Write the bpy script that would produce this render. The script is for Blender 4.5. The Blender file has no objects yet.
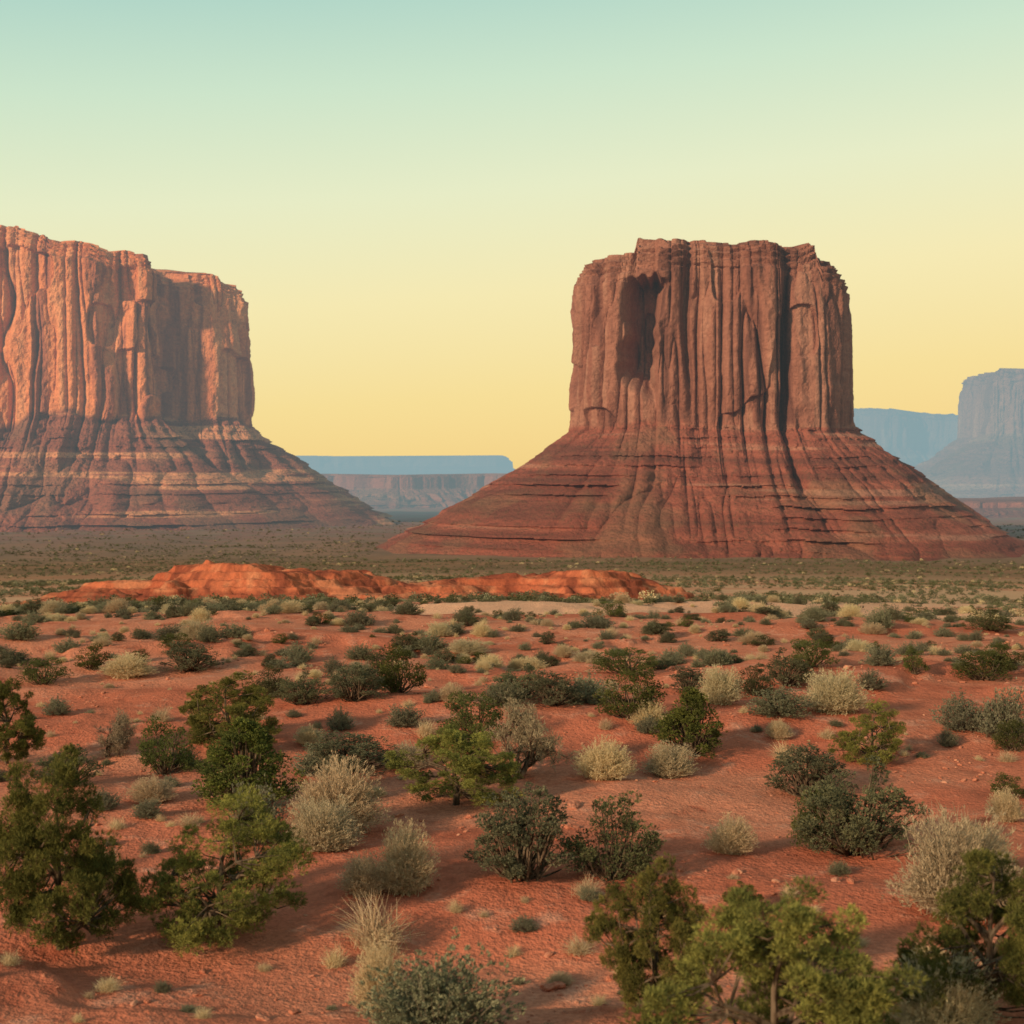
import bpy, math
import numpy as np
from mathutils import Vector

scene = bpy.context.scene
F = 1422.0          # focal length expressed in photo pixels (50 mm / 36 mm sensor)
CAMZ = 6.0
HOR = 480.0

# ------------------------------------------------------------------ noise
def _h(ix, iy, iz, seed):
    M = np.uint64(0xffffffff)
    a = (ix.astype(np.int64) & 0xffffffff).astype(np.uint64)
    b = (iy.astype(np.int64) & 0xffffffff).astype(np.uint64)
    c = (iz.astype(np.int64) & 0xffffffff).astype(np.uint64)
    h = (a*np.uint64(374761393) + b*np.uint64(668265263) + c*np.uint64(1440662683) + np.uint64(seed*974634777 & 0xffffffff)) & M
    h = ((h ^ (h >> np.uint64(13)))*np.uint64(1274126177)) & M
    h = ((h ^ (h >> np.uint64(15)))*np.uint64(2246822519)) & M
    h = h ^ (h >> np.uint64(16))
    return h.astype(np.float64)/4294967295.0*2-1

def noise(x, y=0.0, z=0.0, seed=0):
    x, y, z = np.broadcast_arrays(np.asarray(x, float), np.asarray(y, float), np.asarray(z, float))
    xi, yi, zi = np.floor(x), np.floor(y), np.floor(z)
    fx, fy, fz = x-xi, y-yi, z-zi
    fx = fx*fx*fx*(fx*(fx*6-15)+10); fy = fy*fy*fy*(fy*(fy*6-15)+10); fz = fz*fz*fz*(fz*(fz*6-15)+10)
    r = 0
    for dx in (0, 1):
        for dy in (0, 1):
            for dz in (0, 1):
                w = (fx if dx else 1-fx)*(fy if dy else 1-fy)*(fz if dz else 1-fz)
                r = r + w*_h(xi+dx, yi+dy, zi+dz, seed)
    return r

def fbm(x, y=0.0, z=0.0, seed=0, octv=4, gain=0.5):
    r = 0; a = 1.0; f = 1.0; t = 0
    for i in range(octv):
        r = r + a*noise(np.asarray(x)*f, np.asarray(y)*f, np.asarray(z)*f, seed+i*17)
        t += a; a *= gain; f *= 2.03
    return r/t

def sstep(a, b, x):
    t = np.clip((x-a)/(b-a), 0, 1)
    return t*t*(3-2*t)

# ------------------------------------------------------------------ mesh helper
def make_mesh(name, V, faces, mats=(), midx=None, col=None, smooth=False):
    me = bpy.data.meshes.new(name)
    V = np.asarray(V, np.float32)
    me.vertices.add(len(V)); me.vertices.foreach_set('co', V.ravel())
    faces = [f for f in faces if len(f)]
    nl = sum(f.size for f in faces); npoly = sum(len(f) for f in faces)
    me.loops.add(nl)
    me.loops.foreach_set('vertex_index', np.concatenate([f.ravel() for f in faces]).astype(np.int32))
    tot = np.concatenate([np.full(len(f), f.shape[1]) for f in faces])
    st = np.concatenate([[0], np.cumsum(tot)[:-1]]).astype(np.int32)
    me.polygons.add(npoly)
    me.polygons.foreach_set('loop_start', st)
    for m in mats: me.materials.append(m)
    if midx is not None: me.polygons.foreach_set('material_index', np.asarray(midx, np.int32))
    me.polygons.foreach_set('use_smooth', np.full(npoly, smooth))
    me.update(calc_edges=True)
    if col is not None:
        at = me.color_attributes.new('Col', 'FLOAT_COLOR', 'POINT')
        c = np.ones((len(V), 4), np.float32); c[:, :col.shape[1]] = col
        at.data.foreach_set('color', c.ravel())
    return me

def add_obj(name, me, coll=None):
    o = bpy.data.objects.new(name, me)
    (coll or scene.collection).objects.link(o)
    return o

def grid_faces(nr, nc, wrap=False):
    i = np.arange(nr-1)[:, None]; j = np.arange(nc if wrap else nc-1)[None, :]
    j2 = (j+1) % nc
    return np.stack([i*nc+j, i*nc+j2, (i+1)*nc+j2, (i+1)*nc+j], -1).reshape(-1, 4)

# ------------------------------------------------------------------ materials
class NT:
    def __init__(s, name):
        s.m = bpy.data.materials.new(name); s.m.use_nodes = True
        s.t = s.m.node_tree; s.t.nodes.clear()
        s.out = s.t.nodes.new('ShaderNodeOutputMaterial')
    def n(s, typ, **kw):
        nd = s.t.nodes.new(typ)
        for k, v in kw.items(): setattr(nd, k, v)
        return nd
    def l(s, a, b): s.t.links.new(a, b)
    def val(s, sock, v):
        if isinstance(v, bpy.types.NodeSocket): s.l(v, sock)
        else: sock.default_value = v
    def noise(s, vec, scale=1, detail=4, rough=0.55):
        nd = s.n('ShaderNodeTexNoise'); s.l(vec, nd.inputs['Vector'])
        nd.inputs['Scale'].default_value = scale; nd.inputs['Detail'].default_value = detail
        nd.inputs['Roughness'].default_value = rough
        return nd.outputs['Fac']
    def mapv(s, vec, sc):
        nd = s.n('ShaderNodeMapping'); s.l(vec, nd.inputs['Vector']); nd.inputs['Scale'].default_value = sc
        return nd.outputs[0]
    def rng(s, v, a, b, c=0.0, d=1.0, smooth=True):
        nd = s.n('ShaderNodeMapRange'); nd.interpolation_type = 'SMOOTHSTEP' if smooth else 'LINEAR'
        s.l(v, nd.inputs['Value'])
        for k, x in zip(('From Min', 'From Max', 'To Min', 'To Max'), (a, b, c, d)): nd.inputs[k].default_value = x
        return nd.outputs['Result']
    def math(s, op, a, b=0.0):
        nd = s.n('ShaderNodeMath', operation=op); s.val(nd.inputs[0], a); s.val(nd.inputs[1], b)
        return nd.outputs[0]
    def mix(s, f, a, b, mode='MIX'):
        nd = s.n('ShaderNodeMix', data_type='RGBA', blend_type=mode)
        s.val(nd.inputs[0], f)
        for sock, v in ((nd.inputs[6], a), (nd.inputs[7], b)):
            if isinstance(v, tuple): sock.default_value = (*v[:3], 1)
            else: s.l(v, sock)
        return nd.outputs[2]
    def finish(s, color, bump=None, bstr=0.5, bdist=0.1, haze=None, trans=0.0):
        p = s.n('ShaderNodeBsdfDiffuse')
        if isinstance(color, tuple): p.inputs['Color'].default_value = (*color, 1)
        else: s.l(color, p.inputs['Color'])
        if bump is not None:
            b = s.n('ShaderNodeBump'); b.inputs['Strength'].default_value = bstr; b.inputs['Distance'].default_value = bdist
            s.l(bump, b.inputs['Height']); s.l(b.outputs[0], p.inputs['Normal'])
        sh = p.outputs[0]
        if trans:
            t = s.n('ShaderNodeBsdfTranslucent'); s.l(color, t.inputs[0])
            mx = s.n('ShaderNodeMixShader'); mx.inputs[0].default_value = trans
            s.l(sh, mx.inputs[1]); s.l(t.outputs[0], mx.inputs[2]); sh = mx.outputs[0]
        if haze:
            # haze glow painted onto the surface, no air volume: depends on world position only
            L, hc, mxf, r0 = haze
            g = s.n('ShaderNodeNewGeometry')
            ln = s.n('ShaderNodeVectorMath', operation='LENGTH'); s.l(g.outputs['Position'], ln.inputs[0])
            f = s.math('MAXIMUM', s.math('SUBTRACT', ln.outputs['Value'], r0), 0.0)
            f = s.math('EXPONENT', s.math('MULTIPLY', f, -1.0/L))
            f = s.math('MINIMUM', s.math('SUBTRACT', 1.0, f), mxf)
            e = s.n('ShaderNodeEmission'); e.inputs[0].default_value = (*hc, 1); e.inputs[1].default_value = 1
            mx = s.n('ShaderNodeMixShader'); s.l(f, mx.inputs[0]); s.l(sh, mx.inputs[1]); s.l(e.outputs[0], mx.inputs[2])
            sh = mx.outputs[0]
        s.l(sh, s.out.inputs['Surface'])
        return s.m

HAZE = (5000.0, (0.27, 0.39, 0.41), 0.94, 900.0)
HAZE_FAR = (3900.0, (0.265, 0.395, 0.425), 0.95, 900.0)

ROCKSCALE = {}
def rock_mat(name, ca, cb, cdark, clight, ta, tb, scale=1.0, haze=HAZE, bd=3.0, bandk=1.0, bs=0.85):
    """Col attribute: R talus mask, G desert-varnish streaks, B blotches, A bedding"""
    s = NT(name)
    g = s.n('ShaderNodeNewGeometry'); pos = g.outputs['Position']
    kind = s.n('ShaderNodeVertexColor'); kind.layer_name = 'Col'
    sp = s.n('ShaderNodeSeparateColor'); s.l(kind.outputs[0], sp.inputs[0])
    tal, streak, blot, bands = sp.outputs[0], sp.outputs[1], sp.outputs[2], kind.outputs['Alpha']
    fine = s.noise(pos, 0.3*scale, 4, 0.7)
    c = s.mix(s.rng(blot, 0.35, 0.65), ca, cb)
    c = s.mix(s.rng(streak, 0.52, 0.66, 0, 0.8), c, cdark)
    c = s.mix(s.rng(streak, 0.47, 0.36, 0, 0.6), c, clight)
    c = s.mix(s.rng(bands, 0.54, 0.62, 0, 0.15*bandk), c, cdark)
    t = s.mix(s.rng(bands, 0.42, 0.58), ta, tb)
    t = s.mix(s.rng(bands, 0.57, 0.64, 0, 0.6), t, cdark)
    t = s.mix(s.rng(bands, 0.42, 0.36, 0, 0.6), t, clight)
    t = s.mix(s.rng(fine, 0.52, 0.64, 0, 0.5), t, (0.13, 0.085, 0.05))
    t = s.mix(s.rng(blot, 0.50, 0.64, 0, 0.4), t, (0.22, 0.14, 0.085))
    c = s.mix(tal, c, t)
    c = s.mix(s.rng(fine, 0.35, 0.65, 0.0, 0.3), c, (0.09, 0.04, 0.03))
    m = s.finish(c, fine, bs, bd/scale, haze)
    ROCKSCALE[m.name] = scale
    return m

def rock_cols(V, tal, mat):
    k = ROCKSCALE[mat.name]; x, y, z = V[:, 0], V[:, 1], V[:, 2]
    st = 0.5+0.42*fbm(x*0.07*k, y*0.07*k, z*0.005*k, 401, 4, 0.6)
    bl = 0.5+0.42*fbm(x*0.02*k, y*0.02*k, z*0.02*k, 431, 3)
    bn = 0.5+0.42*fbm(x*0.0035*k, y*0.0035*k, z*0.11*k, 451, 3, 0.65)
    return np.stack([np.broadcast_to(tal, st.shape), st, bl, bn], -1)

def ground_mat():
    s = NT('desert_ground')
    g = s.n('ShaderNodeNewGeometry'); pos = g.outputs['Position']
    kind = s.n('ShaderNodeVertexColor'); kind.layer_name = 'Col'
    sp = s.n('ShaderNodeSeparateColor'); s.l(kind.outputs[0], sp.inputs[0])
    n1, n4 = sp.outputs[0], sp.outputs[1]
    ln = s.n('ShaderNodeVectorMath', operation='LENGTH'); s.l(pos, ln.inputs[0]); r = ln.outputs['Value']
    n2 = s.noise(pos, 0.8, 5, 0.72)
    n3 = s.noise(pos, 12.0, 2, 0.75)
    c = s.mix(s.rng(n1, 0.4, 0.6), (0.53, 0.158, 0.092), (0.61, 0.235, 0.142))
    c = s.mix(s.rng(n2, 0.53, 0.68, 0, 0.6), c, (0.68, 0.35, 0.24))
    c = s.mix(s.rng(n2, 0.46, 0.32, 0, 0.8), c, (0.37, 0.098, 0.056))
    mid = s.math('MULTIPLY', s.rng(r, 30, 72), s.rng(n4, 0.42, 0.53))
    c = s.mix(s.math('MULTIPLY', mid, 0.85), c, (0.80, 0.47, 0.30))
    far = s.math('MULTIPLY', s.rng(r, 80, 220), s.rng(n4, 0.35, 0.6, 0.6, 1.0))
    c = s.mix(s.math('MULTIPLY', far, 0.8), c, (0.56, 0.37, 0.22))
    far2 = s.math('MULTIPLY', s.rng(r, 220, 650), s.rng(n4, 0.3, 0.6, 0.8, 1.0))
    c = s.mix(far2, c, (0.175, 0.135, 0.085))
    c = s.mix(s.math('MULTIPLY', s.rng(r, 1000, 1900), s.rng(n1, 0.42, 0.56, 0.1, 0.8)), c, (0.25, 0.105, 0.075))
    c = s.mix(s.rng(n3, 0.3, 0.7, 0.5, 0.0), c, (0.26, 0.088, 0.054))
    b = s.math('ADD', s.math('MULTIPLY', n2, 1.0), s.math('MULTIPLY', n3, 0.3))
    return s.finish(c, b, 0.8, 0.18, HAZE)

def leaf_mat(name, var=0.25, trans=0.25):
    s = NT(name)
    k = s.n('ShaderNodeVertexColor'); k.layer_name = 'Col'
    oi = s.n('ShaderNodeObjectInfo')
    hs = s.n('ShaderNodeHueSaturation')
    s.l(s.rng(oi.outputs['Random'], 0, 1, 0.488, 0.512, False), hs.inputs['Hue'])
    s.l(s.rng(oi.outputs['Random'], 0, 1, 1-var, 1+var, False), hs.inputs['Value'])
    s.l(k.outputs[0], hs.inputs['Color'])
    return s.finish(hs.outputs[0], None, trans=trans)

def bark_mat():
    s = NT('bark')
    g = s.n('ShaderNodeTexCoord')
    n = s.noise(s.mapv(g.outputs['Object'], (30, 30, 8)), 1, 2, 0.6)
    c = s.mix(s.rng(n, 0.35, 0.65), (0.05, 0.032, 0.022), (0.16, 0.115, 0.08))
    return s.finish(c)

# ------------------------------------------------------------------ ground
RT = np.array([0, 40, 60, 80, 100, 150, 250, 400, 700, 1030, 1700, 3000, 8000, 30000, 60000], float)
ZT = np.array([-6, -6, -6.05, -7.3, -8.9, -12.4, -18.6, -27.5, -43, -58, -58, -74, -112, -126, -130], float)+CAMZ
def gz(x, y):
    x = np.asarray(x, float); y = np.asarray(y, float)
    r = np.hypot(x, y)
    b = (np.interp(r*0.92, RT, ZT)+np.interp(r, RT, ZT)+np.interp(r*1.08, RT, ZT))/3
    near = 1-sstep(60, 200, r)
    z = b + near*(0.5*fbm(x/13, y/9, 0, 3, 3) + 0.14*fbm(x/2.2, y/2.0, 0, 9, 4))
    t = fbm(x/17+3, y/7, 0, 21, 4)
    z = z + near*0.2*sstep(0.02, 0.07, t)*sstep(6, 14, r)
    z = z + (1-near)*np.clip(r/400, 0.3, 3)*fbm(x/70, y/60, 0, 5, 4)
    return z

mat_ground = ground_mat()
ang = np.concatenate([np.linspace(-28, 28, 620), np.linspace(29, 331, 90)])
ang = np.radians(ang)
rr = np.geomspace(1.5, 60000, 900)
A, R = np.meshgrid(ang, rr)
X = R*np.sin(A); Y = R*np.cos(A); Z = gz(X, Y)
V = np.stack([X, Y, Z], -1).reshape(-1, 3)
f = grid_faces(len(rr), len(ang), True)[:, ::-1]
nV = len(V)
V = np.vstack([V, [[0, 0, float(gz(0, 0))]]])
j = np.arange(len(ang))
cap = np.stack([np.full(len(ang), nV), (j+1) % len(ang), j], -1)
gc = np.stack([0.5+0.42*fbm(V[:, 0]*0.05, V[:, 1]*0.14, 0, 501, 3, 0.6), 0.5+0.42*fbm(V[:, 0]*0.014, V[:, 1]*0.05, 0, 521, 4, 0.65), np.zeros(len(V))], -1)
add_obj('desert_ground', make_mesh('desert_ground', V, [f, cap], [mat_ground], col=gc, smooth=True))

# ------------------------------------------------------------------ mesas
def resample(poly, n_front, smooth_m, dens):
    P = np.array(poly, float); Q = np.vstack([P, P[:1]])
    seg = np.hypot(*np.diff(Q, axis=0).T); S = np.concatenate([[0], np.cumsum(seg)])
    k = 4000; s = np.linspace(0, S[-1], k, endpoint=False)
    x = np.interp(s, S, Q[:, 0]); y = np.interp(s, S, Q[:, 1])
    sig = smooth_m/S[-1]*k
    w = np.fft.fftfreq(k)
    G = np.exp(-2*(np.pi*w*sig)**2)
    x = np.fft.ifft(np.fft.fft(x)*G).real; y = np.fft.ifft(np.fft.fft(y)*G).real
    G2 = np.exp(-2*(np.pi*w*sig*1.6)**2)
    xs = np.fft.ifft(np.fft.fft(x)*G2).real; ys = np.fft.ifft(np.fft.fft(y)*G2).real
    tx = np.roll(xs, -1)-np.roll(xs, 1); ty = np.roll(ys, -1)-np.roll(ys, 1)
    l = np.hypot(tx, ty); nx, ny = ty/l, -tx/l
    d = np.where(dens(x, y, nx, ny), 1.0, 0.12)
    d = np.convolve(np.concatenate([d[-20:], d, d[:20]]), np.ones(41)/41, 'valid')
    c = np.concatenate([[0], np.cumsum(d)])
    tt = np.linspace(0, c[-1], n_front, endpoint=False)
    si = np.interp(tt, c, np.arange(k+1))
    def ip(a): return np.interp(si, np.arange(k+1), np.append(a, a[0]))
    return ip(x), ip(y), ip(nx), ip(ny), si/k*S[-1]

def build_mesa(name, poly, n, zb, zt, zg, tw, mat, seed=1, smooth_m=18, A1=9, L1=45, A2=4, L2=15,
               rows=(130, 120, 14), capk=1.0, feat=None, capfr=0.80, gully=9, terr=(9, 5), dens=None, lob=46, rimk=0.03):
    dens = dens or (lambda x, y, nx, ny: (ny < 0.25))
    x, y, nx, ny, s = resample(poly, n, smooth_m, dens)
    cx, cy = x.mean(), y.mean()
    ztv = zt(x, y) if callable(zt) else np.full_like(x, zt)
    H = ztv.max()-zb
    zbv = zb+0.06*H*fbm(s/45, 0, 0, seed+3, 3)
    rn = fbm(s/30, 0, 0, seed+5, 3)
    rimn = rimk*H*(np.round(rn*3)/3*0.75+rn*0.25)
    ztv = ztv+rimn
    rows_V = []; rows_c = []
    nt, nc, ntop = rows[1], rows[0], rows[2]
    def cliff(t):
        z = zbv+t*(ztv-zbv)
        wv = 0.2*noise(s/40, z/60, 0, seed+8)
        big = np.abs(noise(s/L1+wv, z/(L1*14), 0, seed+11))
        med = np.abs(noise(s/L2+wv, z/(L2*16), 0, seed+12)+0.2*noise(s/L2*2.7, z/(L2*6), 0, seed+18))
        sm = np.abs(noise(s/(L2*0.42)+wv, z/(L2*6), 0, seed+13))
        rough = fbm(s/6, z/10, 0, seed+14, 4)
        amp = 0.85+0.45*noise(s/L1/1.4, 7, 0, seed+77)
        d = A1*(np.minimum(np.sqrt(big)*1.9, 1.25)-0.95)+A2*amp*(np.minimum(np.sqrt(med)*2.0, 1.4)-1)+A2*0.4*(np.sqrt(sm)*2-1)+A2*0.2*rough
        blk = noise(s/L2/1.3, z/(L2*2.6), 0, seed+25)
        d = d-A2*0.7*sstep(0.30, 0.36, blk)
        tn = t+0.02*noise(s/45, 0, 0, seed+15)+0.006*noise(s/9, 0, 0, seed+16)
        c0 = capfr
        q = (1-c0)
        cp = np.interp(tn, [0, .03, .25, c0, c0+.04*q, c0+.30*q, c0+.34*q, c0+.55*q, c0+.59*q, c0+.78*q, c0+.82*q, 1.02],
                       [2.5, 1.0, 0, -2.5, -5.5, -3.0, -7.5, -4.5, -11, -8, -17, -18])*capk
        rnd = 1-0.45*sstep(capfr, capfr+0.02, tn)
        d = d*rnd+cp+capk*(1-rnd)*(4.0*fbm(s/14, z/5, 0, seed+22, 4)+5*noise(s/30, z/9, 0, seed+23))
        if feat is not None: d = d+feat(x, y, nx, ny, z, t)
        return d, z
    d0, z0 = cliff(0.0)
    for i in range(nt):
        u = 1-i/nt           # 1 at foot, 0 at cliff
        w = tw*(1+0.13*fbm(s/110, 0, 0, seed+40, 3))
        off = u*w
        prof = (1-u)*0.88+0.12*(1-u)**2.5
        zf = zg+(z0-zg)*prof
        wv = 0.35*noise(s/30, u*3, 0, seed+43)
        lobes = np.abs(noise(s/lob+wv, u*0.7, 0, seed+41))
        lob2 = np.abs(noise(s/(lob*0.36)+wv, u*1.6, 0, seed+42))
        lob3 = np.abs(noise(s/(lob*0.13)+wv, u*3, 0, seed+44))
        env = min(1.0, u*3.0)*(1-0.45*u**3)
        off = off+env*gully*((np.sqrt(lobes)*1.7-1.0)+0.6*(np.sqrt(lob2)*1.7-1)+0.4*(lob3*2-0.8))
        th = terr[0]
        ph = (zf+3.0*fbm(s/40, 0, 0, seed+45, 3))/th
        fr = ph-np.floor(ph)
        bed = _h(np.floor(ph), np.zeros_like(ph), np.zeros_like(ph), seed+46)*0.5+0.5
        pres = sstep(0.25, 0.7, bed)*np.clip(0.35+1.0*noise(s/36, ph*0.4, 0, seed+47), 0, 1)
        off = off-terr[1]*pres*(sstep(0.0, 0.9, fr)-0.5)*2*(0.3+0.7*u)
        off = off+3.6*(th/9)*fbm(s/7, zf/5, 0, seed+48, 4)
        b = (1-u)
        dd = d0*(b**3)
        px = x+nx*(off+dd); py = y+ny*(off+dd)
        zz = zf
        if i == 0: zz = zz-14
        rows_V.append(np.stack([px, py, zz], -1)); rows_c.append(np.full(len(x), 1.0))
    for i in range(nc+1):
        t = i/nc
        d, z = cliff(t)
        rows_V.append(np.stack([x+nx*d, y+ny*d, z], -1)); rows_c.append(np.full(len(x), float(1-sstep(0, 0.04, t))))
    last = rows_V[-1]
    for i in range(1, ntop+1):
        u = (i/ntop)
        px = last[:, 0]*(1-u)+cx*u; py = last[:, 1]*(1-u)+cy*u
        zz = last[:, 2]*(1-u)+(ztv.mean()+0.005*H)*u+0.01*H*fbm(px/20, py/20, 0, seed+60, 3)*(1-u)
        rows_V.append(np.stack([px, py, zz], -1)); rows_c.append(np.full(len(x), 0.4))
    V = np.concatenate(rows_V); c = np.concatenate(rows_c)
    fc = grid_faces(len(rows_V), len(x), True)
    return add_obj(name, make_mesh(name, V, [fc], [mat], col=rock_cols(V, c, mat), smooth=False))

def superell(cx, cy, rx, ry, p=4, n=160, rot=0.0):
    th = np.linspace(0, 2*np.pi, n, endpoint=False)+np.pi/2
    c, s_ = np.cos(th), np.sin(th)
    x = rx*np.sign(c)*np.abs(c)**(2/p); y = ry*np.sign(s_)*np.abs(s_)**(2/p)
    return np.stack([cx+x*math.cos(rot)-y*math.sin(rot), cy+x*math.sin(rot)+y*math.cos(rot)], -1)

m_butte = rock_mat('butte_sandstone', (0.28, 0.112, 0.078), (0.35, 0.15, 0.104), (0.135, 0.056, 0.043), (0.43, 0.215, 0.15),  # darkened albedo paints in the weak sunlight on this butte
                   (0.31, 0.10, 0.068), (0.24, 0.075, 0.053))
m_mesa = rock_mat('mesa_sandstone', (0.72, 0.23, 0.095), (0.80, 0.285, 0.125), (0.31, 0.10, 0.065), (0.84, 0.38, 0.19),  # albedo brightened to paint stronger sun onto the mesa walls
                  (0.36, 0.125, 0.08), (0.27, 0.092, 0.062), scale=0.7)
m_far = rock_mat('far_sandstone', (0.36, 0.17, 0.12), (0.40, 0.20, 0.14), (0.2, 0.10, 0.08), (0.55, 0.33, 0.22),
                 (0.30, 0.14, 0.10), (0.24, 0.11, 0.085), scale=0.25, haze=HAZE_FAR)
m_low = rock_mat('low_mesa_rock', (0.26, 0.085, 0.055), (0.30, 0.10, 0.065), (0.16, 0.06, 0.045), (0.34, 0.14, 0.09),
                 (0.28, 0.095, 0.06), (0.20, 0.065, 0.045), scale=0.35)

def feat_butte(x, y, nx, ny, z, t):
    front = sstep(-0.1, -0.7, ny)
    X0 = 108+2.5*np.sin(z/23)+2.5*noise(z/9, 0, 0, 5)+(120-z)*-0.03
    wdt = 12+0.035*(z-120)+2.5*noise(z/12, 3, 0, 6)
    xx = (x-X0)/wdt
    prof = np.exp(-np.abs(xx)**7)
    arch = prof*sstep(0, 26, z-(66+(120-x)*0.7))*(1-sstep(172, 178, z+5*noise(x/5, 0, 0, 9)))
    d = -42*arch*front
    d = d+front*9*sstep(119, 123, x)*(1-sstep(222, 230, x))*(0.5+0.5*sstep(60, 90, z))
    d = d-front*10*np.exp(-((x-147-3*np.sin(z/30))/3.0)**2)*sstep(50, 120, z)
    d = d-front*8*np.exp(-((x-226)/3.2)**2)
    return d
build_mesa('sandstone_butte', superell(178, 1300, 119, 112, 4.8, rot=-0.05), 1500, 51,
           lambda x, y: 207-0.03*(x-183)-14*sstep(256, 261, x)-13*sstep(104, 99, x), CAMZ-64, 182, m_butte, seed=4, feat=feat_butte, smooth_m=9,
           A1=7, L1=40, A2=7.5, L2=17, gully=10.5, terr=(8, 6.0), lob=62, capfr=0.84, capk=0.9)

mesa_poly = [(-1000, 2650), (-1750, 2500), (-1800, 1900), (-1100, 1830), (-666, 1850), (-505, 1868), (-464, 1890), (-456, 1955), (-405, 1962), (-374, 1985), (-392, 2080), (-660, 2600)]
def zt_mesa(x, y): return np.interp(x, [-1400, -666, -560, -470, -455, -420, -384, -365], [350, 337, 318, 298, 294, 290, 280, 274])
def feat_mesa(x, y, nx, ny, z, t):
    return -30*np.exp(-((x+458)/9)**2)*(ny < 0.3)
build_mesa('sandstone_mesa', mesa_poly, 1600, 84, zt_mesa, CAMZ-62, 222, m_mesa, seed=31, feat=feat_mesa, smooth_m=10,
           A1=17, L1=62, A2=14, L2=27, capk=0.9, capfr=0.89, gully=20, terr=(12, 8), lob=90,
           dens=lambda x, y, nx, ny: (ny < 0.4) & (x > -900))

build_mesa('low_red_mesa', [(-500, 5600), (-1900, 5500), (-1900, 4300), (-560, 4250), (-330, 4100), (-120, 4300), (300, 4200), (1200, 4500), (1200, 5600)], 900, -20,
           lambda x, y: 22+8*fbm(x/300, 0, 0, 3, 2), CAMZ-92, 200, m_low, seed=50, smooth_m=60, A1=22, L1=160, A2=8, L2=50, rows=(14, 50, 5), capk=0.8, gully=40, terr=(16, 12), lob=150)
build_mesa('distant_tableland', [(-2000, 15000), (-9000, 15000), (-9000, 12300), (-1700, 12000), (-900, 12200), (-60, 12000), (-20, 15000)], 500, 120,
           lambda x, y: 205+20*fbm(x/900, 0, 0, 3, 2), -130, 700, m_far, seed=61, smooth_m=120, A1=60, L1=500, A2=20, L2=150, rows=(20, 20, 4), capk=2.0, gully=60, terr=(30, 10), lob=400)
build_mesa('distant_mesa', [(3400, 10500), (2400, 10500), (2020, 9400), (2420, 9000), (2650, 9300), (3300, 9200)], 700, 210,
           lambda x, y: 470-0.05*(x-2200), -112, 420, m_far, seed=73, smooth_m=50, A1=45, L1=230, A2=20, L2=80, rows=(40, 30, 4), capk=3.0, gully=60, terr=(30, 15), lob=300)
build_mesa('distant_mesa', [(2800, 6200), (2020, 6200), (1760, 5600), (1705, 5080), (1990, 5000), (2900, 4900)], 900, 165,
           lambda x, y: np.interp(x, [1620, 1670, 1690, 1750, 2500], [368, 372, 396, 404, 415]), -92, 420, m_far, seed=85, smooth_m=18, A1=18, L1=130, A2=16, L2=42, rows=(60, 50, 4), capk=1.6, gully=40, terr=(22, 14), lob=160)
build_mesa('low_red_mesa', [(1500, 3300), (700, 3200), (640, 2900), (900, 2750), (1500, 2700), (2200, 2800), (2200, 3300)], 500, -48,
           lambda x, y: -34+6*fbm(x/200, 0, 0, 3, 2), CAMZ-84, 160, m_low, seed=95, smooth_m=50, A1=16, L1=100, A2=8, L2=40, rows=(14, 30, 4), capk=0.7, gully=30, terr=(9, 8), lob=100)

# ------------------------------------------------------------------ slickrock outcrops (mid ground)
def outcrop(name, cx, cy, lx, ly, h, seed, mat, n=(460, 170)):
    xs = np.linspace(-1.25, 1.25, n[0]); ys = np.linspace(-1.5, 1.5, n[1])
    U, W = np.meshgrid(xs, ys)
    X = cx+U*lx; Y = cy+W*ly
    e = 1-(np.abs(U)**2.6+np.abs(W+0.2*noise(U*3, 0, 0, seed+1))**2.0)+0.6*fbm(X/9, Y/6, 0, seed, 4)
    edge = sstep(1.25, 1.05, np.abs(U))*sstep(1.5, 1.2, np.abs(W))
    hh = np.clip(e, -0.3, 0.9)*h*1.2*(0.85+0.4*noise(X/10, 0, 0, seed+2))
    st = 0.75
    q = (hh+0.3*fbm(X/3, Y/3, 0, seed+5, 3))/st
    fr = q-np.floor(q)
    hh = (np.floor(q)+np.clip(fr*3.0-1.5, 0, 1)*0.7+fr*0.3)*st
    hh += 0.22*fbm(X/1.3, Y/1.3, 0, seed+7, 4)
    hh = np.minimum(hh, h*1.25+0.3*fbm(X/4, Y/4, 0, seed+9, 3))
    Z = gz(X, Y)+hh*edge-1.2*(1-edge)-0.35
    V = np.stack([X+0.3*noise(X/1.5, Y/1.5, Z, seed+8), Y, Z], -1).reshape(-1, 3)
    return add_obj(name, make_mesh(name, V, [grid_faces(n[1], n[0])], [mat], col=rock_cols(V, 0.0, mat)))
m_out = rock_mat('slickrock', (0.40, 0.105, 0.055), (0.49, 0.145, 0.075), (0.18, 0.05, 0.033), (0.56, 0.24, 0.13),
                 (0.5, 0.15, 0.08), (0.4, 0.12, 0.07), scale=7, haze=None, bd=1.6, bandk=4, bs=0.7)
outcrop('red_rock_outcrop', -28, 143, 21, 11, 4.3, 11, m_out)
outcrop('red_rock_outcrop', -3, 149, 22, 10, 2.9, 23, m_out)

# ------------------------------------------------------------------ vegetation builders
m_bark = bark_mat()
m_leaf = leaf_mat('foliage', 0.2, 0.2)
m_straw = leaf_mat('dry_stems', 0.15, 0.3)
m_scrub = leaf_mat('scrub_foliage', 0.3, 0.0)

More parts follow.
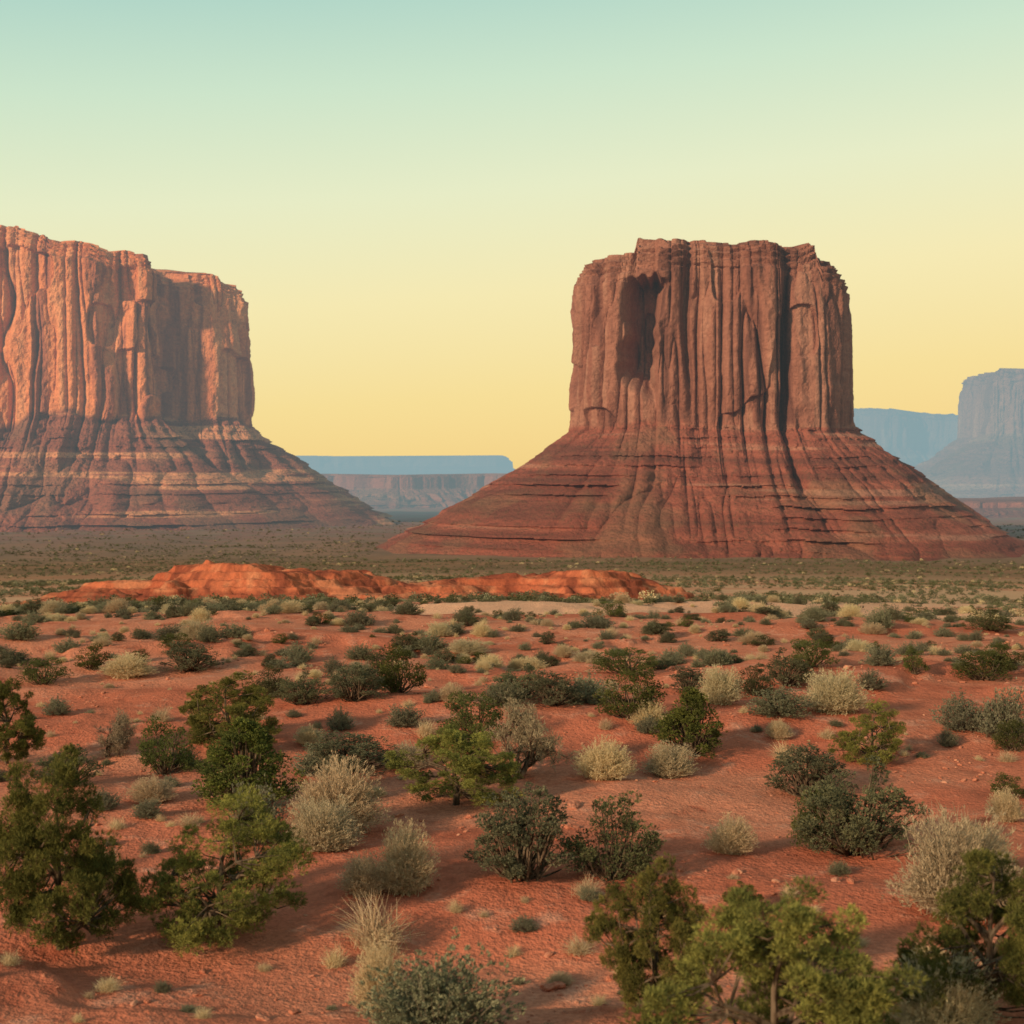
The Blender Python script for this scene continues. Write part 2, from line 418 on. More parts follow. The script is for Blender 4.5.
class Plant:
    def __init__(s, seed):
        s.rg = np.random.default_rng(seed)
        s.V = []; s.Q = []; s.C = []; s.mq = []; s.n = 0
    def tube(s, P, R, k=6, col=(0.1, 0.07, 0.05)):
        P = np.asarray(P); m = len(P)
        d = np.gradient(P, axis=0); d /= np.linalg.norm(d, axis=1)[:, None]+1e-9
        ref = np.array([0.3, 0.9, 0.1]); a = np.cross(d, ref); a /= np.linalg.norm(a, axis=1)[:, None]+1e-9
        b = np.cross(d, a)
        th = np.arange(k)/k*2*np.pi
        ring = P[:, None]+R[:, None, None]*(a[:, None]*np.cos(th)[None, :, None]+b[:, None]*np.sin(th)[None, :, None])
        s.V.append(ring.reshape(-1, 3)); f = grid_faces(m, k, True)+s.n
        s.Q.append(f); s.mq.append(np.zeros(len(f))); s.n += m*k
        s.C.append(np.tile(col, (m*k, 1)))
    def tufts(s, C, D, k, ln, w, spread, c1, c2, ccl=None):
        m = len(C); rg = s.rg
        C = np.repeat(C, k, 0); D = np.repeat(D, k, 0)
        D = D+rg.normal(0, spread, D.shape); D /= np.linalg.norm(D, axis=1)[:, None]+1e-9
        L = ln*rg.uniform(0.6, 1.25, (m*k, 1))
        sd = np.cross(D, rg.normal(0, 1, D.shape)); sd /= np.linalg.norm(sd, axis=1)[:, None]+1e-9
        sd *= w*rg.uniform(0.7, 1.3, (m*k, 1))
        base = C+rg.normal(0, ln*0.15, C.shape)
        V = np.stack([base-sd*0.6, base+D*L*0.5+sd, base+D*L, base+D*L*0.45-sd], 1).reshape(-1, 3)
        f = np.arange(m*k*4).reshape(-1, 4)+s.n
        s.V.append(V); s.Q.append(f); s.mq.append(np.ones(len(f))); s.n += len(V)
        mixf = np.clip(rg.uniform(0, 1, (m*k, 1))*0.5+(np.repeat(ccl, k)[:, None] if ccl is not None else 0.25), 0, 1)
        col = np.array(c1)*(1-mixf)+np.array(c2)*mixf
        col = col*rg.uniform(0.75, 1.25, (m*k, 1))
        s.C.append(np.repeat(col, 4, 0))
    def blades(s, B, tip, w, c1, c2, mid_up=0.25):
        m = len(B); rg = s.rg
        d = tip-B; M = B+d*0.5+np.array([0, 0, 1])*np.linalg.norm(d, axis=1)[:, None]*mid_up*0.5
        sd = np.cross(d, rg.normal(0, 1, d.shape)); sd /= np.linalg.norm(sd, axis=1)[:, None]+1e-9
        sd *= w*rg.uniform(0.6, 1.3, (m, 1))
        V = np.stack([B-sd, B+sd, M+sd*0.8, M-sd*0.8, tip+sd*0.15, tip-sd*0.15], 1).reshape(-1, 3)
        o = np.arange(m)[:, None]*6+s.n
        f = np.concatenate([o+np.array([0, 1, 2, 3]), o+np.array([3, 2, 4, 5])])
        s.V.append(V); s.Q.append(f); s.mq.append(np.ones(len(f))); s.n += len(V)
        mf = rg.uniform(0, 1, (m, 1)); col = np.array(c1)*(1-mf)+np.array(c2)*mf
        s.C.append(np.repeat(col, 6, 0))
    def mesh(s, name, mats, pc=0.6):
        V = np.concatenate(s.V); Q = np.concatenate(s.Q); C = np.concatenate(s.C); mq = np.concatenate(s.mq)
        lo = np.percentile(V, pc, axis=0); hi = np.percentile(V, 100-pc, axis=0)
        ctr = (lo+hi)/2
        V[:, 0] -= ctr[0]; V[:, 1] -= ctr[1]
        V[:, :2] /= max(hi[0]-lo[0], hi[1]-lo[1]); V[:, 2] /= hi[2]
        return make_mesh(name, V, [Q], mats, midx=mq, col=C)

def grow(B, p, d, L, r, depth, maxd, tips, kids, up=0.06, wander=0.17, k=5):
    rg = B.rg; n = 5; pts = [p.copy()]
    d = d/np.linalg.norm(d); q = p.copy()
    for i in range(n):
        d = d+rg.normal(0, wander, 3); d[2] += up; d /= np.linalg.norm(d)
        q = q+d*L/n; q[2] = max(q[2], 0.03); pts.append(q.copy())
    B.tube(pts, np.linspace(r, r*0.6 if depth < maxd else r*0.3, n+1), k if depth < 2 else 4 if depth < 3 else 3)
    if depth >= maxd-1: tips.append((pts[-1], d.copy())); tips.append((pts[3], d.copy()))
    if depth == maxd: return
    for c in range(kids):
        i = rg.integers(2, n+1)
        nd = d*0.7+rg.normal(0, 0.62, 3); nd[2] = nd[2]*0.7+0.1
        grow(B, pts[i], nd, L*rg.uniform(0.55, 0.8), r*0.55, depth+1, maxd, tips, kids, up, wander, k)

def pinyon(seed, c1=(0.085, 0.09, 0.03), c2=(0.28, 0.25, 0.068), lean=0.2, crown=120, wide=0.44, holes=0.0, top=0.42, low=0.06, cr=0.062, peak=1.5, tk=58):
    """crooked limbs from a low fork carrying rounded needle clumps"""
    B = Plant(seed); rg = B.rg
    nb = 8
    ba = np.arange(nb)/nb*2*np.pi+rg.normal(0, 0.35, nb)
    def ax_at(z): return np.array([lean*(0.35*z+0.05*math.sin(z*9)), 0.03*math.sin(z*7+seed), z])
    zs = np.array([-0.05, 0.04, 0.12, 0.24, 0.38, 0.54, 0.70, 0.82])
    B.tube([ax_at(z) for z in zs], np.array([0.034, 0.029, 0.027, 0.022, 0.017, 0.012, 0.007, 0.003]), 7)
    boughs = [ax_at(z) for z in (0.3, 0.42, 0.54, 0.66, 0.78)]
    for a in ba:
        z0 = rg.uniform(0.06, 0.5); h = rg.uniform(0.05, 0.32); e = rg.uniform(0.22, 0.36)*(1.15-z0)
        p0 = ax_at(z0)
        p1 = p0+np.array([math.cos(a)*e*0.4, math.sin(a)*e*0.4, h*0.3+rg.normal(0, .02)])
        p2 = p0+np.array([math.cos(a)*e*0.75+rg.normal(0, .03), math.sin(a)*e*0.75+rg.normal(0, .03), h*0.6])
        p3 = p0+np.array([math.cos(a)*e, math.sin(a)*e, h])
        B.tube([p0, p1, p2, p3], np.array([0.016, 0.012, 0.009, 0.004]), 5)
        boughs += [p1, p2, p3, (p1+p2)/2]
    boughs = np.array(boughs)
    C = []
    while len(C) < crown:
        p = np.array([rg.uniform(-.55, .6), rg.uniform(-.5, .5), rg.uniform(low, 0.96)])
        ax = (p[0]-lean*0.35*p[2]); rad = math.hypot(ax, p[1]); th = math.atan2(p[1], ax)
        zc = (p[2]-top)/((0.98-top) if p[2] > top else (top-low+0.05))
        env = wide*max(0.0, 1-abs(zc)**(peak if p[2] > top else 2.6))**0.62*(1+0.36*float(noise(math.cos(th)*1.5+seed, math.sin(th)*1.5, p[2]*3.6, seed)))
        if rad > env or (rad < env*0.4 and p[2] < 0.65): continue
        if float(noise(p[0]*4.2, p[1]*4.2, p[2]*5.5, seed+9)) > 0.34-holes: continue
        C.append(p)
    C = np.array(C)
    for p in C:
        dd = np.linalg.norm(boughs-p, axis=1)+0.6*np.maximum(boughs[:, 2]-p[2], 0); q = boughs[np.argmin(dd)]
        m1 = (q+p)/2+rg.normal(0, 0.018, 3); m1[2] -= 0.015
        B.tube([q, m1, p], np.array([0.007, 0.005, 0.0025]), 4)
    k = tk
    rad = rg.uniform(0.55, 1.3, len(C))*cr
    off = rg.normal(0, 1, (len(C), k, 3)); off /= np.linalg.norm(off, axis=2)[:, :, None]
    off *= rg.uniform(0.25, 1.1, (len(C), k, 1))**0.6
    P = C[:, None]+off*rad[:, None, None]*np.array([1.15, 1.15, 0.8])
    P[..., 2] = np.maximum(P[..., 2], 0.015)
    D = off*0.9+np.array([0, 0, 0.6])+C[:, None]*np.array([0.5, 0.5, 0.0])
    # needles on the outside of a clump are yellower and lighter than inner ones
    cc = np.repeat(rg.uniform(-0.25, 0.35, len(C)), k)+0.45*(np.linalg.norm(off, axis=2).ravel()-0.6)
    B.tufts(P.reshape(-1, 3), D.reshape(-1, 3), 13, 0.025, 0.0017, 0.6, c1, c2, cc)
    return B.mesh('pinyon', [m_bark, m_leaf], 0.4)

def juniper(seed, c1, c2, ncl=46, tk=56, nk=8, cr=0.125, shape='round', stems=True, ln=0.026, w=0.0042, mats=None, pc=0.5):
    B = Plant(seed); rg = B.rg
    th = rg.uniform(0, 2*np.pi, ncl); ph = rg.uniform(0.05, 1, ncl)
    if shape == 'cone':
        zc = ph; rad = np.minimum(1.0, (1-zc)*1.55)**0.85*0.36*np.sqrt(rg.uniform(0.3, 1, ncl))+0.012
        rad = rad*np.clip(0.65+zc*2.4, 0, 1)*(1+0.2*noise(th*1.3, zc*4, 0, seed)); zc = 0.06+zc*0.88
    else:
        elv = np.arcsin(ph); q = rg.uniform(0.45, 1, ncl)**0.6
        rad = np.cos(elv)*0.42*q*(1+0.25*noise(th*1.1, ph*2, 0, seed)); zc = 0.1+0.76*np.sin(elv)*q*(1+0.25*noise(th*1.3, 5, 0, seed+3))
    P = np.stack([rad*np.cos(th), rad*np.sin(th), zc], -1)
    for p in P:
        if stems:
            b = np.array([rg.normal(0, 0.03), rg.normal(0, 0.03), -0.04])
            m1 = b*0.55+p*0.45+rg.normal(0, 0.03, 3); m1[2] = max(m1[2]-0.03, 0.02)
            B.tube([b, m1, p*0.8+m1*0.2+rg.normal(0, 0.01, 3), p], np.array([0.016, 0.010, 0.005, 0.003]), 4)
    r = cr*rg.uniform(0.5, 1.3, ncl)
    o = rg.normal(0, 1, (ncl, tk, 3)); o /= np.linalg.norm(o, axis=2)[:, :, None]
    q = rg.uniform(0.3, 1.12, (ncl, tk, 1))**0.6
    C = P[:, None]+o*q*r[:, None, None]*np.array([1, 1, 0.85])
    D = o*0.8+np.array([0, 0, 0.6])+P[:, None]*0.5
    cc = np.repeat(rg.uniform(-0.25, 0.45, ncl), tk)
    C = C.reshape(-1, 3); D = D.reshape(-1, 3)
    C[:, 2] = np.maximum(C[:, 2], 0.01)
    B.tufts(C, D, nk, ln, w, 0.5, c1, c2, cc)
    return B.mesh('juniper', mats or [m_bark, m_leaf], pc)

def sage(seed, c1=(0.15, 0.15, 0.095), c2=(0.31, 0.295, 0.20)):
    B = Plant(seed); rg = B.rg; n = 260
    th = rg.uniform(0, 2*np.pi, n); elv = np.arcsin(rg.uniform(0.05, 1, n)); q = rg.uniform(0.6, 1, n)*(1+0.22*noise(th*1.2, elv*2, 0, seed))
    tip = np.stack([np.cos(elv)*np.cos(th)*0.5*q, np.cos(elv)*np.sin(th)*0.5*q, 0.05+0.9*np.sin(elv)*q], -1)
    B0 = np.zeros((n, 3)); B0[:, :2] = rg.normal(0, 0.035, (n, 2)); B0[:, 2] = -0.03
    B.blades(B0, tip, 0.005, (0.12, 0.09, 0.06), (0.2, 0.16, 0.12), -0.15)
    k = 9
    t = rg.uniform(0.5, 1.0, (n, k, 1))
    C = (B0[:, None]*(1-t)+tip[:, None]*t+rg.normal(0, 0.02, (n, k, 3))).reshape(-1, 3)
    D = ((tip-B0)[:, None]/0.6+rg.normal(0, 0.3, (n, k, 3))+np.array([0, 0, 0.5])).reshape(-1, 3)
    C[:, 2] = np.maximum(C[:, 2], 0.01)
    B.tufts(C, D, 9, 0.034, 0.0048, 0.45, c1, c2, np.repeat(rg.uniform(-0.2, 0.5, n), k))
    return B.mesh('sage', [m_bark, m_leaf])

def straw(seed, c1=(0.44, 0.32, 0.18), c2=(0.70, 0.56, 0.36), fluffy=True, el0=0.12):
    B = Plant(seed); rg = B.rg; n = 1300 if fluffy else 420
    th = rg.uniform(0, 2*np.pi, n); elv = np.arcsin(rg.uniform(el0, 1, n)); q = rg.uniform(0.55, 1.0, n)*(1+0.28*noise(th*1.0, elv*2, 0, seed))
    if fluffy: q = np.minimum(q, 0.92+0.08*rg.uniform(0, 1, n))
    tip = np.stack([np.cos(elv)*np.cos(th)*0.52*q, np.cos(elv)*np.sin(th)*0.52*q, 0.04+0.96*np.sin(elv)*q], -1)
    B0 = np.zeros((n, 3)); B0[:, :2] = rg.normal(0, 0.09, (n, 2)); B0[:, 2] = -0.03
    B.blades(B0, tip, 0.004, c1, c2, 0.3)
    if fluffy:
        k = 4; t = rg.uniform(0.5, 1.0, (n, k, 1))
        C = (B0[:, None]*(1-t)+tip[:, None]*t+np.array([0, 0, 0.04])*(1-t)).reshape(-1, 3)
        D = ((tip-B0)[:, None]/0.7+np.zeros((n, k, 3))+np.array([0, 0, 0.4])).reshape(-1, 3)
        B.tufts(C, D, 4, 0.042, 0.0032, 0.5, c1, c2)
    return B.mesh('straw', [m_bark, m_straw])

def bare(seed):
    B = Plant(seed); tips = []
    for i in range(4):
        a = B.rg.uniform(0, 6.28)
        grow(B, np.array([0, 0, -0.03]), np.array([math.cos(a)*0.7, math.sin(a)*0.7, 0.9]), 0.36, 0.028, 0, 4, tips, 3, 0.07, 0.16, 5)
    P = np.array([t[0] for t in tips]); D = np.array([t[1] for t in tips])
    k = 3
    C = np.repeat(P, k, 0)+B.rg.normal(0, 0.02, (len(P)*k, 3)); DD = np.repeat(D, k, 0)
    B.tufts(C, DD, 4, 0.05, 0.0028, 0.6, (0.17, 0.13, 0.09), (0.36, 0.28, 0.19))
    return B.mesh('bare', [m_bark, m_leaf])

G1, G2 = (0.065, 0.076, 0.027), (0.17, 0.18, 0.056)
DK1, DK2 = (0.07, 0.078, 0.026), (0.21, 0.20, 0.055)
SP = {
 'P': ('pinyon_tree', [pinyon(101, DK1, DK2, crown=140, lean=-0.1, tk=62), pinyon(102, DK1, (0.23, 0.215, 0.055), crown=135, lean=-0.3, tk=62), pinyon(103, c2=(0.29, 0.265, 0.07), lean=0.55, crown=120, wide=0.47, holes=0.08, top=0.32, peak=1.2, cr=0.070),
                       pinyon(104, lean=0.1, crown=145, tk=62), pinyon(105, c2=(0.31, 0.285, 0.08), lean=0.1, crown=145, wide=0.5, tk=62)]),
 'J': ('juniper_bush', [juniper(201, G1, G2), juniper(202, G1, (0.165, 0.16, 0.062), ncl=40), juniper(203, (0.07, 0.073, 0.036), (0.155, 0.15, 0.072), ncl=52)]),
 'C': ('juniper_tree', [juniper(211, G1, (0.19, 0.20, 0.047), shape='cone', ncl=100, cr=0.082, tk=46), juniper(212, G1, (0.20, 0.21, 0.052), shape='cone', ncl=96, cr=0.085, tk=46)]),
 'O': ('greasewood_bush', [juniper(221, (0.09, 0.09, 0.055), (0.20, 0.19, 0.115), ncl=80, tk=36, cr=0.085, ln=0.026, w=0.004), juniper(222, (0.08, 0.082, 0.048), (0.19, 0.18, 0.098), ncl=74, tk=36, cr=0.09, ln=0.026, w=0.004)]),
 'S': ('sagebrush', [sage(301), sage(302), sage(303, (0.13, 0.13, 0.08), (0.27, 0.26, 0.165))]),
 'G': ('rabbitbrush', [straw(401), straw(402), straw(403, (0.38, 0.30, 0.18), (0.60, 0.50, 0.33))]),
 'T': ('dry_grass_clump', [straw(411, fluffy=False), straw(412, fluffy=False, el0=0.05)]),
 'D': ('bare_shrub', [bare(501), bare(502)]),
}

# measured plants: image column of centre, image row of the foot, width and height in photo pixels, kind, variant, turn
PL = [
 (60,955,142,198,'P',0,0.3),(214,945,178,148,'P',2,0.0),(6,765,72,84,'P',1,1.0),
 (248,808,104,86,'C',0,0),(230,752,102,76,'P',3,2.0),(167,775,56,56,'J',0,0),(65,786,66,38,'O',1,0),(113,756,52,42,'D',1,0),
 (150,803,44,24,'G',1,0),(256,845,54,60,'S',0,0),(340,832,90,70,'G',0,0),(322,852,78,50,'G',2,1),(352,772,100,38,'O',0,0),(318,775,50,28,'S',1,0),
 (462,805,116,76,'P',4,0.6),(522,780,88,76,'D',0,0),(473,742,70,48,'J',1,1),(605,781,56,40,'G',1,2),(671,777,50,32,'G',2,0),
 (690,757,70,66,'C',1,0),(632,719,66,54,'J',0,2),
 (870,764,76,60,'P',2,0.4),(812,797,86,52,'O',0,1),
 (862,856,124,92,'O',1,0),(825,852,64,60,'J',1,0),(522,880,110,94,'O',0,2.4),(612,881,100,86,'J',2,1.5),
 (404,893,62,66,'G',0,2),(364,896,52,38,'G',1,1),(374,950,90,58,'T',0,0),(732,855,48,36,'G',1,3),(438,1045,150,92,'S',2,0),(380,1018,60,74,'G',1,1),(415,1040,70,60,'S',0,2),
 (656,1016,122,150,'P',3,2.2),(790,1120,250,222,'P',4,1.1),(962,915,120,98,'G',2,0.5),(988,1030,170,175,'P',0,2.8),(945,1045,110,80,'G',2,2.6),(985,880,60,50,'G',0,2.6),
 (745,920,44,34,'P',0,1),(580,956,46,18,'T',1,0),(1008,822,36,30,'G',1,0),(1012,800,36,26,'J',0,0),
 (42,685,44,26,'J',1,0),(92,670,34,26,'J',0,2),(128,677,52,22,'G',0,0),(190,671,60,28,'O',0,0),(272,698,40,32,'J',2,0),
 (303,704,56,32,'O',1,1),(354,700,62,36,'O',0,2),(400,693,58,48,'J',0,1),(375,690,44,38,'J',2,2),(405,727,36,22,'S',0,0),(340,731,28,22,'S',1,0),(310,742,26,16,'T',0,0),
 (520,700,60,34,'O',1,0),(555,706,60,34,'O',0,0),(590,704,56,28,'S',1,0),(625,674,64,24,'J',1,0),(505,706,46,26,'S',2,0),(692,692,44,24,'O',0,0),(721,704,42,36,'G',2,0),
 (755,697,42,30,'J',2,0),(780,716,60,30,'S',2,0),(836,712,66,40,'G',2,1),(790,686,52,36,'O',1,2),(812,668,50,28,'J',1,1),(882,666,32,22,'S',0,0),
 (917,675,25,26,'J',0,0),(872,690,30,20,'S',1,2),(965,730,54,34,'S',1,0),(990,633,46,24,'J',2,0),(985,680,60,28,'J',1,0),(1003,668,48,26,'J',0,1),(1006,738,50,50,'S',0,1),
 (1015,752,40,30,'J',1,0),(950,747,20,18,'S',1,0),(672,665,30,15,'S',1,0),(452,702,28,18,'G',0,0),(650,728,36,26,'G',0,0),(785,762,34,22,'T',0,0),(780,740,26,18,'G',1,0),
 (410,770,40,26,'G',2,0),(308,745,28,18,'G',1,0),(360,660,30,16,'S',2,0),(20,640,36,20,'S',2,0),(175,650,30,16,'J',1,0),(455,915,22,14,'T',0,0),(792,900,26,16,'T',1,0),
]
def on_ground(u, v):
    """ground point seen at column u / row v of the photograph"""
    dx = (u-512)/F; dz = -(v-HOR)/F
    ys = np.geomspace(7, 900, 3000)
    g = gz(dx*ys, ys); h = CAMZ+dz*ys-g
    i = int(np.argmax(h < 0)) if (h < 0).any() else len(ys)-1
    return dx*ys[i], ys[i], float(g[i])
taken = []
for (u, v, w, h, k, var, rot) in PL:
    x, y, z = on_ground(u, v)
    name, ms = SP[k]
    o = add_obj(name, ms[var % len(ms)])
    W = w*y/F; H = h*y/F
    o.location = (x, y, z-0.02*H)
    o.scale = (W*1.02, W*0.98, H*1.02); o.rotation_euler = (0, 0, rot)
    taken.append((x, y, W*0.5))
taken = np.array(taken)

# ------------------------------------------------------------------ scatters (instanced on points)
def scatter(name, sources, pts, rots, scls, idx):
    col = bpy.data.collections.new(name+'_sources')
    for i, (nm, me) in enumerate(sources):
        o = bpy.data.objects.new('%s_src_%02d' % (name, i), me); col.objects.link(o)
    me = bpy.data.meshes.new(name)
    me.vertices.add(len(pts)); me.vertices.foreach_set('co', np.asarray(pts, np.float32).ravel())
    a = me.attributes.new('rot', 'FLOAT_VECTOR', 'POINT'); a.data.foreach_set('vector', np.asarray(rots, np.float32).ravel())
    a = me.attributes.new('scl', 'FLOAT_VECTOR', 'POINT'); a.data.foreach_set('vector', np.asarray(scls, np.float32).ravel())
    a = me.attributes.new('idx', 'INT', 'POINT'); a.data.foreach_set('value', np.asarray(idx, np.int32))
    o = add_obj(name, me)
    ng = bpy.data.node_groups.new(name, 'GeometryNodeTree')
    ng.interface.new_socket('Geometry', in_out='INPUT', socket_type='NodeSocketGeometry')
    ng.interface.new_socket('Geometry', in_out='OUTPUT', socket_type='NodeSocketGeometry')
    N = ng.nodes; gi = N.new('NodeGroupInput'); go = N.new('NodeGroupOutput')
    ci = N.new('GeometryNodeCollectionInfo'); ci.inputs['Collection'].default_value = col
    ci.inputs['Separate Children'].default_value = True; ci.inputs['Reset Children'].default_value = True
    ip = N.new('GeometryNodeInstanceOnPoints'); ip.inputs['Pick Instance'].default_value = True
    def na(nm, t):
        q = N.new('GeometryNodeInputNamedAttribute'); q.data_type = t; q.inputs['Name'].default_value = nm
        return [s for s in q.outputs if s.enabled and s.name == 'Attribute'][0]
    L = ng.links
    L.new(gi.outputs[0], ip.inputs['Points']); L.new(ci.outputs[0], ip.inputs['Instance'])
    L.new(na('idx', 'INT'), ip.inputs['Instance Index'])
    L.new(na('rot', 'FLOAT_VECTOR'), ip.inputs['Rotation']); L.new(na('scl', 'FLOAT_VECTOR'), ip.inputs['Scale'])
    L.new(ip.outputs[0], go.inputs[0])
    md = o.modifiers.new('scatter', 'NODES'); md.node_group = ng
    return o

rg = np.random.default_rng(77)
def fan(n, r0, r1, p=1.0, half=25):
    a = np.radians(rg.uniform(-half, half, n)); r = (r0**p+(r1**p-r0**p)*rg.uniform(0, 1, n))**(1/p)
    return r*np.sin(a), r*np.cos(a), r
def clear(x, y, pad=0.3):
    ok = np.ones(len(x), bool)
    for tx, ty, tr in taken: ok &= np.hypot(x-tx, y-ty) > tr+pad
    return ok

lo = lambda sd, a, b: juniper(sd, a, b, ncl=14, tk=17, nk=1, cr=0.17, stems=False, ln=0.13, w=0.034, mats=[m_bark, m_scrub], pc=0.8)
LO = [lo(601, (0.12, 0.12, 0.075), (0.25, 0.235, 0.15)), lo(602, (0.09, 0.094, 0.056), (0.20, 0.19, 0.115)), lo(603, (0.07, 0.075, 0.04), (0.15, 0.15, 0.08)),
      lo(604, (0.045, 0.052, 0.025), (0.11, 0.112, 0.047)), lo(605, (0.38, 0.29, 0.17), (0.58, 0.46, 0.29))]
for part, spec in (('a', ((900, 44, 72, 2.0), (1000, 66, 95, 2.0))), ('b', ((1600, 85, 115, 2.0), (3900, 108, 165, 2.0), (11000, 160, 420, 1.7), (21000, 400, 1300, 1.7), (11000, 1100, 2100, 1.5)))):
    X_, Y_, R_ = [], [], []
    for n, r0, r1, p in spec:
        a, b, r = fan(n, r0, r1, p); X_.append(a); Y_.append(b); R_.append(r)
    X_ = np.concatenate(X_); Y_ = np.concatenate(Y_); R_ = np.concatenate(R_)
    cl = fbm(X_/14, Y_/11, 0, 91, 3)
    keep = (rg.uniform(0, 1, len(X_)) < np.clip(0.45+cl*1.6, 0.05, 1)) & clear(X_, Y_, 0.5)
    keep &= ~((R_ > 900) & (np.abs(X_-183) < 295) & (np.abs(Y_-1300) < 285))
    keep &= ~((np.abs(Y_-140) < 20) & (X_ > -50) & (X_ < 18) & (rg.uniform(0, 1, len(X_)) < 0.8))
    X_, Y_, R_ = X_[keep], Y_[keep], R_[keep]
    n = len(X_)
    sz = np.minimum(rg.lognormal(-0.6, 0.42, n), 1.2)*np.clip(0.75+R_/650, 0.75, 2.8)
    sz = np.minimum(sz, 3.4)
    sc = np.stack([sz*rg.uniform(1.0, 1.5, n), sz*rg.uniform(1.0, 1.5, n), sz*rg.uniform(0.5, 0.85, n)], -1)
    ro = np.zeros((n, 3)); ro[:, 2] = rg.uniform(0, 6.28, n)
    pts = np.stack([X_, Y_, gz(X_, Y_)-0.03], -1)
    if part == 'a':
        src = [('s', m) for m in SP['S'][1]]+[('o', m) for m in SP['O'][1]]+[('j', m) for m in SP['J'][1]]+[('g', m) for m in SP['G'][1]]
        kinds = rg.choice(11, n, p=[.17, .17, .14, .09, .09, .05, .05, .05, .06, .06, .07])
    else:
        src = [('l', m) for m in LO]; kinds = rg.choice(5, n, p=[.24, .24, .25, .22, .05])
    scatter('desert_scrub', src, pts, ro, sc, kinds)
    print(part, n)

# small near tufts
x, y, r = fan(1700, 9, 75, 1.7)
k = clear(x, y, 0.1) & (rg.uniform(0, 1, len(x)) < np.clip(0.35+1.8*fbm(x/5, y/4, 0, 55, 3), 0.04, 1)); x, y = x[k], y[k]; n = len(x)
src = [('t', m) for m in SP['T'][1]]+[('s', m) for m in SP['S'][1]]+[('g', m) for m in SP['G'][1][:1]]
sz = rg.lognormal(-1.6, 0.45, n)
sc = np.stack([sz*1.5, sz*1.5, sz*rg.uniform(0.6, 1.0, n)], -1); ro = np.zeros((n, 3)); ro[:, 2] = rg.uniform(0, 6.28, n)
scatter('small_grass_tufts', src, np.stack([x, y, gz(x, y)-0.01], -1), ro, sc, rg.choice(6, n, p=[.3, .3, .12, .1, .08, .1]))

# loose stones
s = NT('stone'); tc = s.n('ShaderNodeTexCoord'); oi = s.n('ShaderNodeObjectInfo')
nn = s.noise(tc.outputs['Object'], 5, 3)
c = s.mix(s.rng(nn, 0.35, 0.65), (0.34, 0.11, 0.065), (0.48, 0.19, 0.12)); c = s.mix(s.rng(oi.outputs['Random'], 0.5, 1, 0, 0.5), c, (0.55, 0.31, 0.21))
m_stone = s.finish(c)
def stone_mesh(seed):
    import bmesh
    bm = bmesh.new(); bmesh.ops.create_icosphere(bm, subdivisions=3, radius=0.5)
    V = np.array([v.co[:] for v in bm.verts])
    q = 1+0.5*noise(V[:, 0]*2.2, V[:, 1]*2.2, V[:, 2]*2.2, seed)+0.15*noise(V[:, 0]*6, V[:, 1]*6, V[:, 2]*6, seed+1)
    V = V*q[:, None]*np.array([1, 0.8, 0.5]); V = np.clip(V, -0.42, 0.42)
    for v, c in zip(bm.verts, V): v.co = c
    me = bpy.data.meshes.new('stone'); bm.to_mesh(me); bm.free(); me.materials.append(m_stone); return me
x, y, r = fan(9000, 8, 60, 1.4)
k = rg.uniform(0, 1, len(x)) < np.clip(0.15+2.2*fbm(x/3, y/2.5, 0, 66, 3), 0.03, 1); x, y = x[k], y[k]; n = len(x)
sz = rg.lognormal(-3.1, 0.62, n); sz = np.minimum(sz, 0.3)
ro = rg.uniform(-0.4, 0.4, (n, 3)); ro[:, 2] = rg.uniform(0, 6.28, n)
scatter('loose_stones', [('a', stone_mesh(5)), ('b', stone_mesh(8)), ('c', stone_mesh(12))], np.stack([x, y, gz(x, y)+sz*0.08], -1), ro,
        np.stack([sz*1.3, sz, sz], -1), rg.integers(0, 3, n))

# ------------------------------------------------------------------ light and sky
S = Vector((-0.72, -0.69, 0.0)).normalized(); el = math.radians(18.5)
S = Vector((S.x*math.cos(el), S.y*math.cos(el), math.sin(el)))
sun = bpy.data.lights.new('sun', 'SUN'); sun.energy = 4.7; sun.angle = math.radians(3.0); sun.color = (1.0, 0.73, 0.46)
so = bpy.data.objects.new('sun', sun); scene.collection.objects.link(so)
so.rotation_euler = S.to_track_quat('Z', 'Y').to_euler()

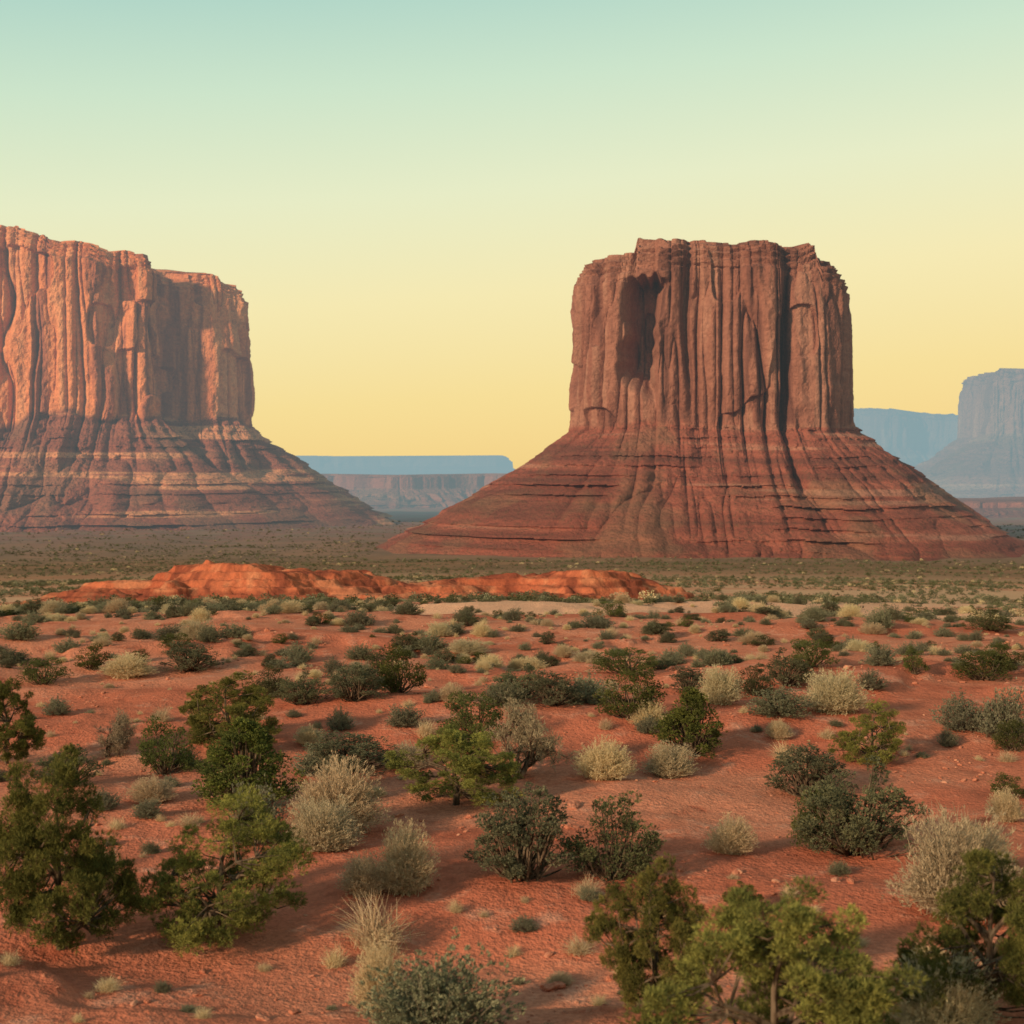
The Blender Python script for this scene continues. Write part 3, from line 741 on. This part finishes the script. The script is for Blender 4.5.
w = bpy.data.worlds.new('World'); scene.world = w; w.use_nodes = True
t = w.node_tree; t.nodes.clear()
out = t.nodes.new('ShaderNodeOutputWorld')
sky = t.nodes.new('ShaderNodeTexSky'); sky.sky_type = 'NISHITA'; sky.sun_disc = False
sky.sun_elevation = el; sky.sun_rotation = math.atan2(S.x, S.y)
b1 = t.nodes.new('ShaderNodeBackground'); b1.inputs[1].default_value = 0.08; t.links.new(sky.outputs[0], b1.inputs[0])
tc = t.nodes.new('ShaderNodeTexCoord'); sx = t.nodes.new('ShaderNodeSeparateXYZ'); t.links.new(tc.outputs['Generated'], sx.inputs[0])
ma = t.nodes.new('ShaderNodeMath'); ma.operation = 'MULTIPLY_ADD'; t.links.new(sx.outputs['X'], ma.inputs[0]); ma.inputs[1].default_value = -0.07
t.links.new(sx.outputs['Z'], ma.inputs[2])
cr = t.nodes.new('ShaderNodeValToRGB'); t.links.new(ma.outputs[0], cr.inputs[0])
stops = [(0.0, (0.98, 0.68, 0.25)), (0.06, (1.0, 0.77, 0.31)), (0.13, (1.0, 0.87, 0.45)), (0.20, (0.88, 0.91, 0.59)), (0.27, (0.67, 0.85, 0.63)),
         (0.345, (0.43, 0.70, 0.61)), (0.6, (0.29, 0.42, 0.41)), (1.0, (0.22, 0.30, 0.33))]
e = cr.color_ramp.elements
e[0].position = stops[0][0]; e[0].color = (*stops[0][1], 1); e[1].position = 1.0; e[1].color = (*stops[-1][1], 1)
for p, c in stops[1:-1]:
    q = e.new(p); q.color = (*c, 1)
b2 = t.nodes.new('ShaderNodeBackground'); b2.inputs[1].default_value = 1.0; t.links.new(cr.outputs[0], b2.inputs[0])
mx = t.nodes.new('ShaderNodeMixShader'); mx.inputs[0].default_value = 0.88
t.links.new(b1.outputs[0], mx.inputs[1]); t.links.new(b2.outputs[0], mx.inputs[2]); t.links.new(mx.outputs[0], out.inputs[0])

# ------------------------------------------------------------------ camera
cam = bpy.data.cameras.new('camera'); cam.lens = 50; cam.sensor_width = 36; cam.clip_end = 120000; cam.clip_start = 0.3
co = bpy.data.objects.new('camera', cam); scene.collection.objects.link(co)
co.location = (0, 0, CAMZ); co.rotation_euler = (math.radians(90)-math.atan(32/F), 0, 0)
cam.dof.use_dof = True; cam.dof.focus_distance = 42; cam.dof.aperture_fstop = 1.8
scene.camera = co
scene.view_settings.view_transform = 'Standard'
scene.view_settings.look = 'None'; scene.view_settings.exposure = 0
print('objects', len(scene.objects))
